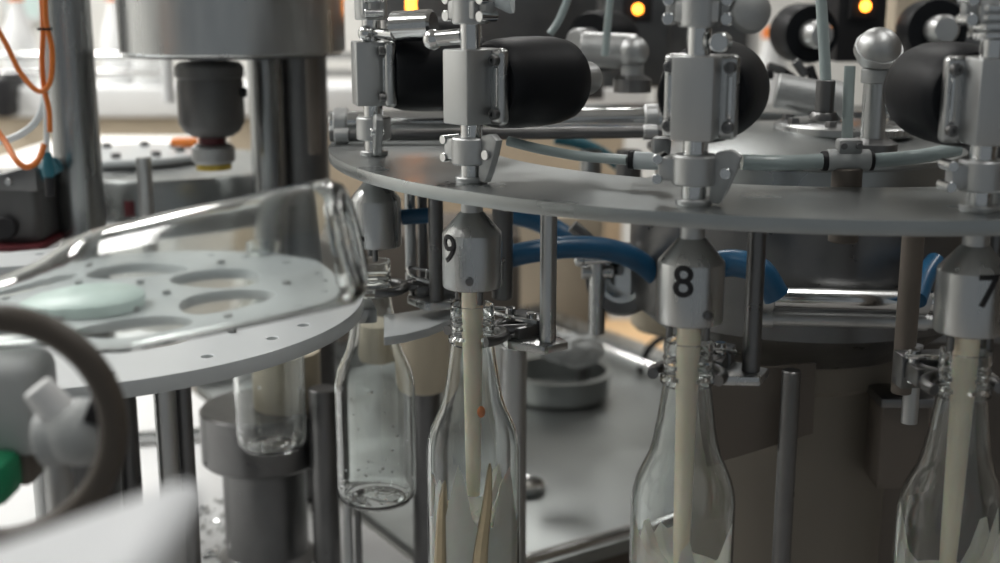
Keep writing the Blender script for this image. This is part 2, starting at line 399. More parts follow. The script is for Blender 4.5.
# milk streams and contents
def blobtop(seed, hs):
    rnd = random.Random(seed); mb = MB(); n = 40; rings = []
    prof = [(0, .0068), (.018, .0054), (.0275, .0048), (.0308, .0088), (.0314, .017)]
    bm = mb.bm
    phs = [(rnd.uniform(0, 2*PI), rnd.uniform(.3, .55), rnd.uniform(.45, 1)) for _ in range(6)]
    def top(a):
        h = hs[0]
        for c, w, s in phs:
            d = abs((a-c+PI) % (2*PI)-PI); h = max(h, hs[0]+(hs[1]-hs[0])*s*(.5+.5*math.cos(PI*min(1, d/w))))
        return h
    c0 = bm.verts.new((0, 0, .0068)); prev = None
    for r, z in prof[1:]:
        ring = [bm.verts.new((r*math.cos(2*PI*i/n), r*math.sin(2*PI*i/n), z)) for i in range(n)]
        for i in range(n):
            j = (i+1) % n
            bm.faces.new((c0, ring[j], ring[i]) if prev is None else (prev[i], prev[j], ring[j], ring[i]))
        prev = ring
    for fz in (.25, .5, .75, 1):
        ring = []
        for i in range(n):
            a = 2*PI*i/n; z = .017+(top(a)-.017)*fz
            ring.append(bm.verts.new((.0314*math.cos(a), .0314*math.sin(a), z)))
        for i in range(n): j = (i+1) % n; bm.faces.new((prev[i], prev[j], ring[j], ring[i]))
        prev = ring
    for fr_ in (.75, .4):
        ring = []
        for i in range(n):
            a = 2*PI*i/n; ring.append(bm.verts.new((.0314*fr_*math.cos(a), .0314*fr_*math.sin(a), hs[0]+(top(a)-hs[0])*fr_**2*.6)))
        for i in range(n): j = (i+1) % n; bm.faces.new((prev[i], prev[j], ring[j], ring[i]))
        prev = ring
    c1 = bm.verts.new((0, 0, hs[0]))
    for i in range(n): bm.faces.new((prev[i], prev[(i+1) % n], c1))
    return mb
for k, hs, z1 in ((1, (.050, .108), .065), (2, (.050, .092), .055), (3, (.055, .112), .06)):
    x, y, a = st[k]; nm = {1: '9', 2: '8', 3: '7'}[k]
    o = MB().lathe([(0, 0), (.0062, 0), (.0064, .02), (.0070, .09), (.0078, .15), (.0092, .205), (.0092, .2143-z1+.0), (0, .2143-z1)] if False else [(0, z1), (.0048, z1), (.0056, z1+.03), (.0066, .16), (.0074, .205), (.0074, .2178), (0, .2178)], 32).build('milk_stream', 'milk')
    o.location = (x, y, BZ); tag(o, 'cream stream of milk pouring from the nozzle marked '+nm, 'milk', 'milk pouring into the bottles')
    m = blobtop(k*7+2, hs).build('milk', 'froth'); m.location = (x, y, BZ)
    tag(m, 'white frothing milk splashed inside the bottle under number '+nm, 'milk', 'milk in the bottles')
    if k == 1:
        s = MB().tube([(.004, -.0305, .012), (.006, -.0306, .04), (.010, -.0298, .07), (.012, -.0296, .10)], .002, 8, rfun=lambda q: .0055*(1-q)**.6+.0006)
        s.tube([(-.022, -.0215, .02), (-.021, -.0225, .06), (-.019, -.0243, .085)], .002, 8, rfun=lambda q: .005*(1-q)**.6+.0006)
        s.build('yellow_streak', 'ochre', m)['label'] = 'yellow brown streaks in the milk'
        b = MB().sph((.006, -.018, .133), .0028, (1, .6, 1.5)); o = b.build('orange_sticker', 'orange_cap'); o.location = (x, y, BZ); tag(o, 'tiny orange mark behind the shoulder of the bottle under number 9', 'mark')
# ------------------------------------------------------------------ star wheel
SX, SY, SZ = -.335, .935, 1.322-.237
t = empty('star_wheel', (SX, SY, SZ), 0, 'pale grey round transfer wheel with oval cut-outs, bottles hanging from its rim', 'wheel')
hl = []
for i in range(8):
    q = math.radians(37+45*i); pts = []
    for j in range(36):
        b = 2*PI*j/36; rx = .046; ry = .035*(1+.28*math.cos(b))
        X, Y = rx*math.cos(b), ry*math.sin(b)
        pts.append((.128*math.cos(q)-X*math.sin(q)+Y*math.cos(q), .128*math.sin(q)+X*math.cos(q)+Y*math.sin(q)))
    hl.append(pts)
    for dq in (-.39, -.2, .12): hl.append(circ(.0042, .205*math.cos(q+dq), .205*math.sin(q+dq), 14))
flat('wheel_disc', circ(.228, n=160), hl, .011, 'pom', t)
MB().lathe([(0, .0), (.043, 0), (.045, .002), (.045, .011), (.041, .014), (0, .0145)], 56, Matrix.Translation((.022, -.026, .005))).build('wheel_hub', 'hub_white', t)
for i in range(8):
    q = math.radians(14+45*i)
    for r in (.17, .075): MB().lathe([(0, .004), (.0028, .004), (.0034, .003), (.0034, 0)], 6, Matrix.Translation((r*math.cos(q), r*math.sin(q), .0055))).build('hex_bolt', 'cast', t)
for i in range(8):
    q = math.radians(12+45*i); pc = MB()
    pc.box((.222*math.cos(q), .222*math.sin(q), -.012), (.030, .050, .012), Matrix.Rotation(q, 3, 'Z'), .002)
    if i in (0, 1): pc.build('neck_holder', 'matte_steel', t)
MB().cyl((0, 0, -.30), (0, 0, -.006), .030).build('wheel_shaft', 'dark_steel', t)
bottle((-.218, 1.125, .900), 'empty glass bottle hanging from the far rim of the wheel above the drum pedestal', drops=70, seed=9)
# lower guide arc from wheel to carousel
arc = []
for i in range(25):
    q = math.radians(58-i*3.0); arc.append((.275, q))
gz = 1.066; gp = [G(u, v, gz) for u, v in ((384, 346), (405, 343), (428, 337), (448, 329), (470, 319), (468, 305), (445, 312), (420, 318), (395, 322), (384, 323))]
g0 = gp[0]; o = MB().prism([(p.x-g0.x, p.y-g0.y) for p in gp], .007, bev=.0008).build('guide_arc', 'pom'); o.location = g0; tag(o, 'pale plastic guide arc behind the bottle necks between the wheel and number 9', 'guide')
# cream rollers below
for u, v0, v1, Y, wpx, lab in ((285, 350, 412, 1.22, 36, 'cream plastic roller hanging behind the bottle above the drum pedestal'), (424, 322, 391, 1.12, 27, 'cream plastic roller behind the empty bottle and the bottle under 9'), (378, 322, 360, 1.16, 26, 'small cream roller behind the neck of the empty bottle')):
    a = P(u, v0, Y); b = P(u, v1, Y); r = wpx/F*Y*1.0; L = a.z-b.z
    o = MB().lathe([(0, 0), (r-.010, 0), (r-.003, .003), (r, .010), (r, L), (0, L)], 40).build('plastic_roller', 'cream'); o.location = (a.x, Y, b.z)
    tag(o, lab, 'roller', 'cream plastic rollers')
# ------------------------------------------------------------------ foreground bottle and its holder
base = P(357, 238, .62); dirn = Vector((-.97, -.03, -.205)).normalized()
rot = dirn.to_track_quat('Z', 'Y')
fb = bottle(base, 'blurred empty glass bottle lying tilted in the air at front left', rot=rot, drops=0)
fb.scale = (1.0, 1.0, 1.22)
fm = fb.children[0]; fm.data = fm.data.copy(); fm.data.materials.clear(); fm.data.materials.append(M['glass_soft'])
neck = base+dirn*.222
t = empty('rinser_clamp', neck, 0, 'steel clamp gripping the neck of the tilted front bottle outside the left edge', 'clamp')
Rn = frame(dirn)
c = MB().lathe([(.0175, -.008), (.022, -.008), (.022, .008), (.0175, .008)], 40, Rn.to_4x4(), closed=True); c.build('clamp_ring', 'matte_steel', t)
MB().tube([(0, .020, 0), (-.03, .06, -.02), (-.08, .10, -.10), (-.10, .10, -.40)], .008).build('clamp_arm', 'dark_steel', t)
# foreground hose ring with white tee
pts = [P(-8+122*math.cos(q), 430+112*math.sin(q)*-1, .50) for q in [math.radians(100-i*15) for i in range(15)]]
o = MB().tube(pts, .0062, 18, 6).build('hose_loop', 'hose_dark'); tag(o, 'dark blurred rubber hose bent into a loop at the front left edge', 'hose')
t = empty('hose_fitting', P(82, 432, .53), 0, 'blurred white plastic hose fitting inside the dark hose loop', 'fitting')
MB().sph((0, 0, 0), .0165, (1.05, 1, .92)).cyl((-.018, 0, -.004), (.0, 0, 0), .013).build('fitting_body', 'grey_plastic', t)
MB().cyl((-.004, 0, .002), (-.018, -.002, .022), .009, .007).build('side_spout', 'white', t)
MB().cyl((.006, -.008, .014), (.016, -.006, .010), .0065).build('black_seal', 'black', t)
MB().cyl((-.012, 0, -.04), (-.012, 0, -.006), .006).build('lower_pipe', 'matte_steel', t)
o = MB().box(P(-12, 478, .57), (.026, .03, .022), bev=.006).build('green_block', 'green'); tag(o, 'green plastic block at the left edge behind the hose loop', 'block')
t = empty('white_guard', P(60, 600, .27), 0, 'very blurred pale grey plastic guard corner in the bottom left corner', 'guard')
a = P(188, 512, .27)-P(60, 600, .27); b = P(-60, 590, .27)-P(60, 600, .27); cdn = P(160, 640, .27)-P(60, 600, .27); ddn = P(-60, 640, .27)-P(60, 600, .27)
MB().prism([(ddn.x, ddn.z), (cdn.x, cdn.z), (a.x-.002, a.z-.006), (a.x, a.z-.002), (a.x-.006, a.z), (b.x, b.z)], .05, Matrix.Translation((0, .02, 0)) @ Matrix.Rotation(PI/2, 4, 'X'), .001).build('guard_panel', 'guard_grey', t)
# grey bracket behind left hose
t = empty('bracket_housing', P(14, 420, .60), 0, 'grey moulded housing at the left edge under the transfer wheel', 'housing')
MB().box((0, 0, .010), (.038, .04, .050), bev=.009, seg=3).build('housing_body', 'grey_plastic', t)
MB().box((-.002, -.002, -.020), (.030, .03, .020), bev=.004).build('dark_panel', 'brown', t)
# ------------------------------------------------------------------ lower posts, pedestal, tray
def post(u0, u1, vt, Y, z0, m, label, name='steel_post', cat='post', grp='posts standing on the machine table', bands=()):
    u = (u0+u1)/2; a = P(u, vt, Y); r = (u1-u0)/2/F*(Y*cp+ (CZ-a.z)*sp)
    L = a.z-z0
    o = MB().cyl((0, 0, 0), (0, 0, L), r, n=36, bev=min(.001, r*.2)).build(name, m); o.location = (a.x, Y, z0); tag(o, label, cat, grp); return o
TZ = .74
post(37, 85, -60, 1.28, TZ, 'column_steel', 'thick leaning steel column at upper left in front of the bright hall', 'steel_column', 'column', None)
post(152, 174, 372, .96, TZ, 'steel', 'steel post under the transfer wheel, left one of a close pair')
post(174, 190, 372, .97, TZ, 'dark_steel', 'thin dark post under the transfer wheel, right one of a close pair')
post(108, 134, 372, .99, TZ, 'dark_steel', 'dark post under the transfer wheel beside the white hose fitting')
post(30, 62, 440, .93, TZ, 'matte_steel', 'short steel post below the white hose fitting')
post(308, 336, 388, 1.18, TZ, 'dark_steel', 'dark steel post right of the drum pedestal')
post(343, 352, 500, 1.15, TZ, 'matte_steel', 'thin left rod directly below the empty bottle')
post(354, 361, 500, 1.15, TZ, 'dark_steel', 'thin right rod directly below the empty bottle')
post(410, 440, 330, 1.20, TZ, 'dark_steel', 'dark steel post left of the bottle under number 9')
post(500, 527, 345, 1.10, TZ, 'matte_steel', 'steel post right behind the bottle under number 9')
post(492, 513, 208, .99, 1.08, 'dark_steel', 'dark upright right behind the nozzle marked 9')
post(404, 415, 186, 1.02, 1.085, 'steel', 'thin bright upright left of its darker neighbour behind the left nozzle')
post(417, 427, 186, 1.03, 1.085, 'dark_steel', 'thin dark upright between the left nozzle and number 9')
post(616, 642, 150, 1.28, 1.10, 'dark_steel', 'dark upright behind the ring plate where the pale hose crosses')
post(580, 602, 150, 1.35, 1.13, 'steel', 'steel upright left of the dark one behind the ring plate')
post(690, 712, 320, 1.10, 1.03, 'dark_steel', 'short dark upright behind the nozzle marked 8')
post(904, 926, 215, .88, 1.035, 'brown', 'dark brown upright left of the nozzle marked 7')
o = MB().lathe([(0, -.06), (.006, -.06), (.006, 0), (.0, 0)], 20).build('rod_foot', 'matte_steel'); o.location = P(915, 345, .88); tag(o, 'short pale rod end under the brown upright left of number 7', 'rod')
# pedestal
pc = P(262, 420, 1.22)
t = empty('drum_pedestal', (pc.x, pc.y, TZ), 0, 'dark round drum pedestal under the hanging bottle left of centre', 'pedestal')
zt = G(262, 398, 0).z; ztop = P(262, 405, 1.22).z-.0
MB().lathe([(0, ztop-.058-TZ), (.060, ztop-.058-TZ), (.063, ztop-.055-TZ), (.063, ztop-.003-TZ), (.060, ztop-TZ), (0, ztop-TZ)], 72).build('drum_top', 'dark_steel', t)
MB().lathe([(0, 0), (.050, 0), (.050, .006), (.043, .012), (.043, ztop-.05-TZ), (0, ztop-.05-TZ)], 64).build('drum_column', 'dark_steel', t)
# tray
A = Vector((-.592, .806, 0)); B = Vector((-.84, -.54, 0)).normalized(); A = Vector((B.y, -B.x, 0)); 
if A.y < 0: A = -A
co = Vector((.510, 1.509, TZ))
t = empty('drip_tray', co, 0, 'wide wet stainless steel drip table under the bottles', 'table')
Rt = Matrix((-B, A, Vector((0, 0, 1)))).transposed()
ctr = B*.325+A*.40
MB().box(ctr-Vector((0, 0, .010)), (.65, .80, .016), Rt, .002).build('tray_floor', 'tray', t)
MB().tube([Vector((0, 0, .008)), B*.65+Vector((0, 0, .008))], .0065, 16, 1).build('front_rail', 'polished', t)
MB().box(A*.40+Vector((0, 0, .004))-B*.020, (.040, .84, .026), Rt, .002).build('side_rim', 'steel', t)
MB().tube([A*.0+Vector((0, 0, .016))+B*.035, A*.80+Vector((0, 0, .016))+B*.035], .007, 14, 1).build('side_rail', 'polished', t)
MB().box(A*.80+B*.325+Vector((0, 0, .018)), (.65, .010, .042), Rt, .002).build('back_rim', 'steel', t)
MB().box(ctr-Vector((0, 0, .10)), (.62, .76, .15), Rt, .004).build('table_apron', 'brown', t)
for i, (a_, b_) in enumerate(((.05, .05), (.05, .60), (.75, .05), (.75, .60))):
    q = A*a_+B*b_; MB().cyl(q+Vector((0, 0, -TZ)), q+Vector((0, 0, -.02)), .02).build('leg', 'steel', t)
# round basin, foot, small fixtures on tray
q = G(560, 395, TZ); t = empty('round_basin', q, 0, 'shallow round steel basin at the back of the drip table', 'basin')
MB().lathe([(0, 0), (.066, 0), (.072, .004), (.072, .036), (.078, .038), (.078, .040), (.069, .040), (.068, .006), (0, .004)], 64).build('basin_bowl', 'tray', t)
q = G(527, 490, TZ); o = MB().lathe([(0, 0), (.020, 0), (.0225, .003), (.0225, .009), (.019, .011), (.012, .009), (0, .009)], 48).build('levelling_foot', 'polished'); o.location = q; tag(o, 'small round steel foot on the drip table beside the bottle under number 9', 'foot')
q = G(583, 395, TZ); o = MB().cyl((0, 0, 0), (0, 0, .052), .0085).build('table_peg', 'dark_steel'); o.location = q; tag(o, 'short dark peg on the drip table below the crumpled grey wrap', 'peg')
rnd = random.Random(2)
mb = MB(); bmesh.ops.create_icosphere(mb.bm, subdivisions=3, radius=1)
for v in mb.bm.verts: v.co = Vector((v.co.x*.036, v.co.y*.02, v.co.z*.020))*(1+rnd.uniform(-.16, .16))
o = mb.build('plastic_wrap', 'grey_plastic', smooth=False); o.location = P(572, 350, 1.45); tag(o, 'crumpled grey plastic wrap lying on the back rail of the drip table', 'wrap')
# glass shards / wet debris lower left
mb = MB(); rnd = random.Random(7)
for i in range(70):
    p = G(rnd.uniform(196, 232), rnd.uniform(500, 560), TZ-.0); s_ = rnd.uniform(.002, .006)
    mb.box(p+Vector((0, 0, s_*.4)), (s_, s_*rnd.uniform(.5, 1), s_*.5), Matrix.Rotation(rnd.uniform(0, 3), 3, 'Z') @ Matrix.Rotation(rnd.uniform(-.5, .5), 3, 'X'), 0)
o = mb.build('glass_shards', 'polished', smooth=False); tag(o, 'glittering wet shards scattered at the foot of the drum pedestal', 'shards', kind='stuff')
# left white table below wheel
wc = co+B*.665+B*.6+A*.45; t = empty('white_table', (wc.x, wc.y, TZ-.015), 0, 'bright white work surface beyond the posts at lower left', 'table')
MB().box((0, 0, 0), (1.2, 1.1, .03), Rt, .004).build('table_top', 'white', t)
for sx in (-1, 1):
    for sy in (-1, 1): MB().box(-B*.55*sx+A*.5*sy+Vector((0, 0, -.37)), (.04, .04, .71), Rt).build('leg', 'steel', t)
a = G(120, 441, TZ+.01); b = G(240, 428, TZ+.01)
o = MB().tube([a+Vector((-.05, 0, 0)), b+Vector((.05, 0, 0))], .008, 14, 1).build('table_rail', 'polished'); tag(o, 'shiny rail lying across the bright white work surface', 'rail')
# ------------------------------------------------------------------ carousel core
t = empty('carousel_core', (CX+.02, CY+.02, .72), 0, 'wide worn brown-grey central drum under the right of the ring plate', 'machine column')
MB().lathe([(0, -.72), (.088, -.72), (.088, .27), (.094, .275), (.094, .30), (.0, .30)], 72).build('drum_skirt', 'beige', t)
MB().lathe([(0, .30), (.105, .30), (.150, .335), (.150, .345), (.150, .43), (.146, .435), (0, .435)], 80).build('drum_upper', 'dark_steel', t)
# board, dark strap, box
t = empty('cover_sheet', P(735, 410, .95), 0, 'brown grey cover sheet with a slanting lower edge right of the bottle under number 8', 'cover')
c0 = P(735, 410, .95)
MB().prism([(q.x-c0.x, q.z-c0.z) for q in (P(700, 372, .95), P(815, 362, .95), P(812, 432, .95), P(735, 456, .95), P(712, 462, .95))], .004, Matrix.Rotation(PI/2, 4, 'X'), .0008).build('sheet', 'brown', t)
post(782, 801, 370, .93, 0, 'dark_steel', 'dark flat upright in front of the brown central drum', 'drum_upright')
t = empty('base_cabinet', (.72, 1.32, 0), 0, 'dark brown machine cabinet at the lower right behind the bottle under number 7', 'cabinet')
MB().box((0, 0, .50), (.64, .20, .96), bev=.006).build('cabinet_body', 'brown', t)
MB().box((0, 0, .985), (.66, .22, .012), bev=.003).build('cabinet_top', 'dark_steel', t)
t = empty('switch_box', P(896, 440, 1.0), 0, 'dark brown box left of the bottle under number 7', 'box')
MB().box((0, 0, 0), (.040, .04, .075), bev=.004).build('box_body', 'brown', t); MB().box((0, -.004, .041), (.046, .044, .008)).build('box_lid', 'dark_steel', t)
# horizontal pipes at right under plate
def hpipe(p, q, r, m, label, ends=True, name='horizontal_pipe'):
    c = (p+q)/2; t = empty(name, c, 0, label, 'pipe', 'bare horizontal steel pipes'); MB().cyl(p-c, q-c, r, n=32).build('pipe_body', m, t)
    d = (q-p).normalized()
    for s, e in ((1, p), (-1, q)):
        MB().cyl(e-c+d*s*.004, e-c+d*s*.016, r*1.28, n=32).build('pipe_collar', 'matte_steel', t)
hpipe(P(752, 296, .93), P(932, 301, .93), .0088, 'polished', 'bright upper horizontal pipe between the nozzles marked 8 and 7')
hpipe(P(752, 318, .94), P(932, 322, .94), .0056, 'matte_steel', 'thinner lower horizontal pipe between the nozzles marked 8 and 7')
hpipe(P(330, 123, 1.10), P(662, 119, 1.10), .0105, 'polished', 'long horizontal pipe above the left of the ring plate')
hpipe(P(330, 136, 1.05), P(662, 132, 1.05), .0050, 'dark_steel', 'thin dark pipe just below the long horizontal pipe')
# blue hoses
def hose(pts, r, m, label, name='blue_hose', cat='hose', grp=None, n=16):
    return tag(MB().tube(pts, r, n).build(name, m), label, cat, grp)
hose([P(504, 258, 1.0), P(530, 252, 1.0), P(570, 247, 1.01), (P(610, 250, 1.02)), P(640, 262, 1.03), P(665, 284, 1.05)], .0095, 'blue', 'thick blue hose arching from the nozzle marked 9 to the round pipe clamp')
hose([P(506, 212, 1.16), P(540, 222, 1.15), P(570, 240, 1.14), P(590, 262, 1.16)], .010, 'blue', 'blue hose dipping behind the ring plate above the thick blue arch')
hose([P(555, 138, 1.5), P(585, 145, 1.5), P(612, 160, 1.5), P(640, 185, 1.5), P(660, 215, 1.5)], .0075, 'teal', 'thin teal hose descending behind the ring plate')
hose([P(700, 272, .88), P(728, 263, .88), P(758, 270, .87), P(776, 296, .87)], .010, 'blue', 'blue hose piece right of the nozzle marked 8')
hose([P(916, 300, .90), P(924, 278, .92), P(935, 262, .94)], .008, 'blue', 'short blue hose piece left of the nozzle marked 7')
hose([P(402, 217, 1.0), P(420, 216, 1.0), P(432, 215, 1.0)], .0065, 'blue', 'small dark blue hose between the left nozzle and number 9')
# tri clamp ring with tee
cc = P(622, 279, 1.08); t = empty('pipe_clamp', cc, 0, 'round steel pipe clamp with tee fitting left of the nozzle marked 8', 'clamp')
T = frame((-.35, -1, .12)).to_4x4()
MB().lathe([(.021, -.007), (.030, -.009), (.033, -.003), (.033, .003), (.030, .009), (.021, .007)], 48, T, closed=True).build('clamp_ring', 'dark_steel', t)
MB().lathe([(0, -.02), (.021, -.02), (.021, .006), (.017, .006), (.016, -.012), (0, -.012)], 40, T).build('pipe_end', 'polished', t)
MB().cyl((-.022, 0, -.05), (-.022, 0, .022), .0075).cyl((-.036, 0, .006), (-.008, 0, .006), .006).build('tee_body', 'steel', t)
MB().cyl((-.036, -.006, .018), (-.006, -.006, .020), .004).sph((-.038, -.006, .018), .0055).build('wing_nut', 'polished', t)
MB().tube([(-.022, 0, .022), (-.03, 0, .035), (-.045, 0, .048)], .006, 12).build('elbow', 'dark_steel', t)
# pale tubes above the ring plate
def tubing(pts, r, label):
    c = Vector(pts[0]); t = empty('pale_tube', c, 0, label, 'tube', 'pale blue air tubes above the ring plate')
    MB().tube([Vector(p)-c for p in pts], r, 14).build('tube', 'tubing', t); return t, c
t, c = tubing([P(508, 141, .86), P(540, 149, .85), P(580, 156, .83), P(628, 160, .81)], .0034, 'pale blue air tube sloping from valve 9 to valve 8')
f0 = P(632, 160, .81)-c; MB().cyl(f0, f0+Vector((.020, -.008, 0)), .0058).build('push_fitting', 'white_hose', t)
MB().cyl(f0-Vector((.002, 0, 0)), f0+Vector((.0015, -.001, 0)), .0064).build('fitting_ring', 'black', t)
MB().box(f0+Vector((.018, -.006, .010)), (.012, .012, .012), bev=.003).build('fitting_block', 'cast', t)
t, c = tubing([P(742, 162, .81), P(780, 163, .81), P(826, 161, .82)], .0052, 'thick pale tube left of the tube connector, behind the plate edge')
f0 = P(826, 161, .82)-c; MB().cyl(f0-Vector((.003, 0, 0)), f0+Vector((.001, 0, 0)), .0066).build('fitting_ring', 'black', t)
t, c = tubing([P(870, 161, .82), P(915, 157, .82), P(958, 149, .83)], .0048, 'pale tube right of the tube connector, rising to valve 7')
f0 = P(870, 161, .82)-c; MB().cyl(f0-Vector((.002, 0, 0)), f0+Vector((.002, 0, 0)), .0064).build('fitting_ring', 'black', t)
c = P(848, 160, .82); t = empty('tube_connector', c, 0, 'grey plastic connector joining the two pale tubes between valves 8 and 7', 'connector')
MB().cyl((-.014, 0, 0), (.014, 0, 0), .0072).build('connector_body', 'grey_plastic', t)
MB().box((0, 0, .009), (.016, .012, .010), bev=.002).build('connector_saddle', 'cast', t)
for s in (-1, 1): MB().cyl((s*.005, -.008, .010), (s*.005, -.004, .010), .0022, n=12).build('connector_screw', 'dark_steel', t)
MB().cyl((0, 0, -.055), (0, 0, -.005), .010).build('connector_post', 'brown', t)
tubing([P(847, 150, .95), P(848, 110, .95), P(850, 66, .95)], .0042, 'upright pale tube left of the stem with the round ball head')
tubing([P(820, -20, .95), P(823, 30, .95), P(826, 82, .95)], .0042, 'upright clear tube in front of the far black disc')
o = MB().cyl((0, 0, -.024), (0, 0, 0), .0072).lathe([(0, -.030), (.011, -.030), (.011, -.027), (.009, -.024), (0, -.024)], 24).build('tube_socket', 'dark_steel'); o.location = P(826, 80, .95); tag(o, 'dark socket at the foot of the upright clear tube', 'socket')
tubing([P(612, -20, 1.15), P(608, 20, 1.15), P(605, 56, 1.15)], .0035, 'thin upright clear tube left of the far ball head')
tubing([P(575, -20, 1.15), P(560, 18, 1.15), P(550, 34, 1.15)], .0035, 'slanting clear tube behind the actuator of valve 9')
# ------------------------------------------------------------------ hub above plate
hz = P(800, 150, 1.10).z
t = empty('round_cover_plate', (CX+.022, CY+.03, PZ-.043), 0, 'broad round steel lid in the middle of the carousel behind valve 8', 'lid')
H = .035
MB().lathe([(0, 0), (.125, 0), (.130, .003), (.130, H-.006), (.138, H-.003), (.138, H), (.120, H+.006), (.060, H+.017), (0, H+.018)], 96).build('cover_body', 'plate', t)
MB().lathe([(0, H+.014), (.058, H+.014), (.060, H+.016), (.060, H+.021), (.057, H+.023), (0, H+.023)], 64, Matrix.Translation((.03, -.02, 0))).build('cover_flange', 'steel', t)
for i in range(8):
    q = 2*PI*i/8+.3; MB().lathe([(0, .005), (.0045, .005), (.005, .004), (.005, 0)], 6, Matrix.Translation((.03+.05*math.cos(q), -.02+.05*math.sin(q), H+.023))).build('cover_bolt', 'dark_steel', t)
def ballhead(u, vb, vtop, Y, r, wst, label):
    c = P(u, vb, Y); top = P(u, vtop, Y); t = empty('ball_head_stem', c, 0, label, 'stem', 'ball-headed stems inside the carousel')
    L = top.z-c.z; rs = wst/2/F*Y
    MB().cyl((0, 0, 0), (0, 0, L), rs).build('stem', 'steel', t)
    MB().lathe([(0, 0), (rs*2.1, 0), (rs*2.1, .012), (rs*1.3, .016), (0, .016)], 40).build('foot_flange', 'dark_steel', t)
    MB().sph((0, 0, L), r*.86).build('ball', 'matte_steel', t)
    MB().cyl((0, 0, L-r*1.25), (0, 0, L-r*.7), rs*1.25).build('collar', 'cast', t)
    return t, L
t, L = ballhead(871, 158, 50, .985, .0205, 24, 'ball-headed steel stem on the hub lid left of valve 7')
MB().lathe([(.0150, -.003), (.0185, -.003), (.0185, .003), (.0150, .003)], 40, Matrix.Translation((0, 0, L)) @ Matrix.Rotation(.7, 4, 'X'), closed=True).build('ball_band', 'matte_steel', t)
MB().cyl((.008, 0, .035), (.026, -.004, .045), .004).sph((.02, -.003, .042), .006).build('side_knob', 'polished', t)
t, L = ballhead(632, 92, 52, 1.18, .0175, 18, 'ball-headed stem with a horizontal barrel left of valve 8')
MB().cyl((-.045, .02, L+.002), (.004, .004, L), .0165).build('barrel', 'matte_steel', t)
# black discs (far actuators)
def fardisc(u, v, Y, rp, d, label):
    c = P(u, v, Y); r = rp/F*Y; t = empty('far_actuator', c, 0, label, 'actuator', 'black actuators of the far valves')
    T = frame(d).to_4x4()
    MB().lathe([(0, -.05), (r*.9, -.05), (r, -.04), (r, -.006), (r*.93, 0), (0, 0)], 56, T).build('black_drum', 'rubber', t)
    MB().lathe([(0, 0), (r*.46, 0), (r*.46, .022), (r*.36, .027), (0, .028)], 40, T).build('steel_boss', 'matte_steel', t)
fardisc(812, 34, 1.30, 29, (.15, -1, 0), 'far black actuator disc with steel boss behind the clear tube')
fardisc(938, 30, 1.22, 31, (-.05, -1, .05), 'far black actuator disc with steel boss left of valve 7 stem')
fardisc(590, 42, 1.28, 30, (-.8, -1, 0), 'dark far actuator drum above the actuator of valve 9')
fardisc(430, 48, 1.42, 30, (-.9, -.6, 0), 'dark far actuator drum right of the leftmost valve')
o = MB().cyl((0, 0, 0), (.055, -.01, -.010), .0155).cyl((.045, -.009, -.008), (.058, -.011, -.011), .0185).build('hub_barrel', 'cast'); o.location = P(776, 90, 1.12); tag(o, 'grey horizontal barrel on the hub lid right of the actuator of valve 8', 'barrel')
t = empty('hub_levers', P(795, 75, 1.2), 0, 'cluster of small dark levers behind the clear tube socket', 'levers')
for i in range(5):
    MB().box((.012*i-.03, .002*i, .006*(i % 2)), (.018, .01, .008), Matrix.Rotation(.3*i, 3, 'Y'), .002).build('lever', 'dark_steel' if i % 2 else 'black', t)
# ------------------------------------------------------------------ upper left machine
t = empty('overhead_drum', P(234, 53, 1.30), 0, 'big hanging steel drum at the top left, cut by the frame', 'drum')
rd = 109/F*1.30
MB().lathe([(0, .0), (rd-.004, .0), (rd, .003), (rd, .19), (0, .19)], 96).build('drum_shell', 'steel', t)
MB().lathe([(rd-.012, -.002), (rd-.006, -.002), (rd-.006, .001), (rd-.012, .001)], 64, closed=True).build('drum_lip', 'dark_steel', t)
MB().cyl((0, 0, .185), (0, 0, 2.998-P(234, 53, 1.30).z), .05).build('drum_hanger', 'column_steel', t)
c = P(214, 165, 1.28); t = empty('drive_coupling', up(c, c.z), 0, 'dark grey motor coupling hanging under the overhead drum', 'coupling')
k = 1/F*1.30
def zz(v): return P(214, v, 1.28).z-c.z
MB().lathe([(0, zz(136)), (20*k, zz(136)), (27*k, zz(131)), (32*k, zz(122)), (32*k, zz(84)), (31*k, zz(78)), (33*k, zz(76)), (33*k, zz(66)), (29*k, zz(62)), (0, zz(58))], 56).build('coupling_body', 'motor', t)
MB().lathe([(0, zz(148)), (13*k, zz(148)), (13*k, zz(134)), (0, zz(134))], 32).build('coupling_neck', 'maroon', t)
MB().lathe([(0, zz(163)), (18*k, zz(163)), (21*k, zz(160)), (21*k, zz(147)), (17*k, zz(144)), (0, zz(144))], 48).build('coupling_nut', 'cast', t)
MB().lathe([(0, zz(169)), (17*k, zz(169)), (17*k, zz(163)), (0, zz(163))], 40).build('seal_ring', 'yellow', t)
MB().cyl((31*k, -.004, zz(92)), (36*k, -.004, zz(92)), .005, n=14).build('side_button', 'black', t)
post(247, 282, 50, 1.36, TZ, 'column_steel', 'left upright of the thick bundle below the overhead drum')
post(270, 326, 50, 1.40, TZ, 'dark_steel', 'thick dark column below the overhead drum')
post(160, 172, 50, 1.7, 1.18, 'white', 'slender pale upright left of the motor coupling', grp='slender uprights behind')
post(305, 318, 50, 1.30, 1.16, 'brown', 'narrow brown upright at the right of the thick dark column')
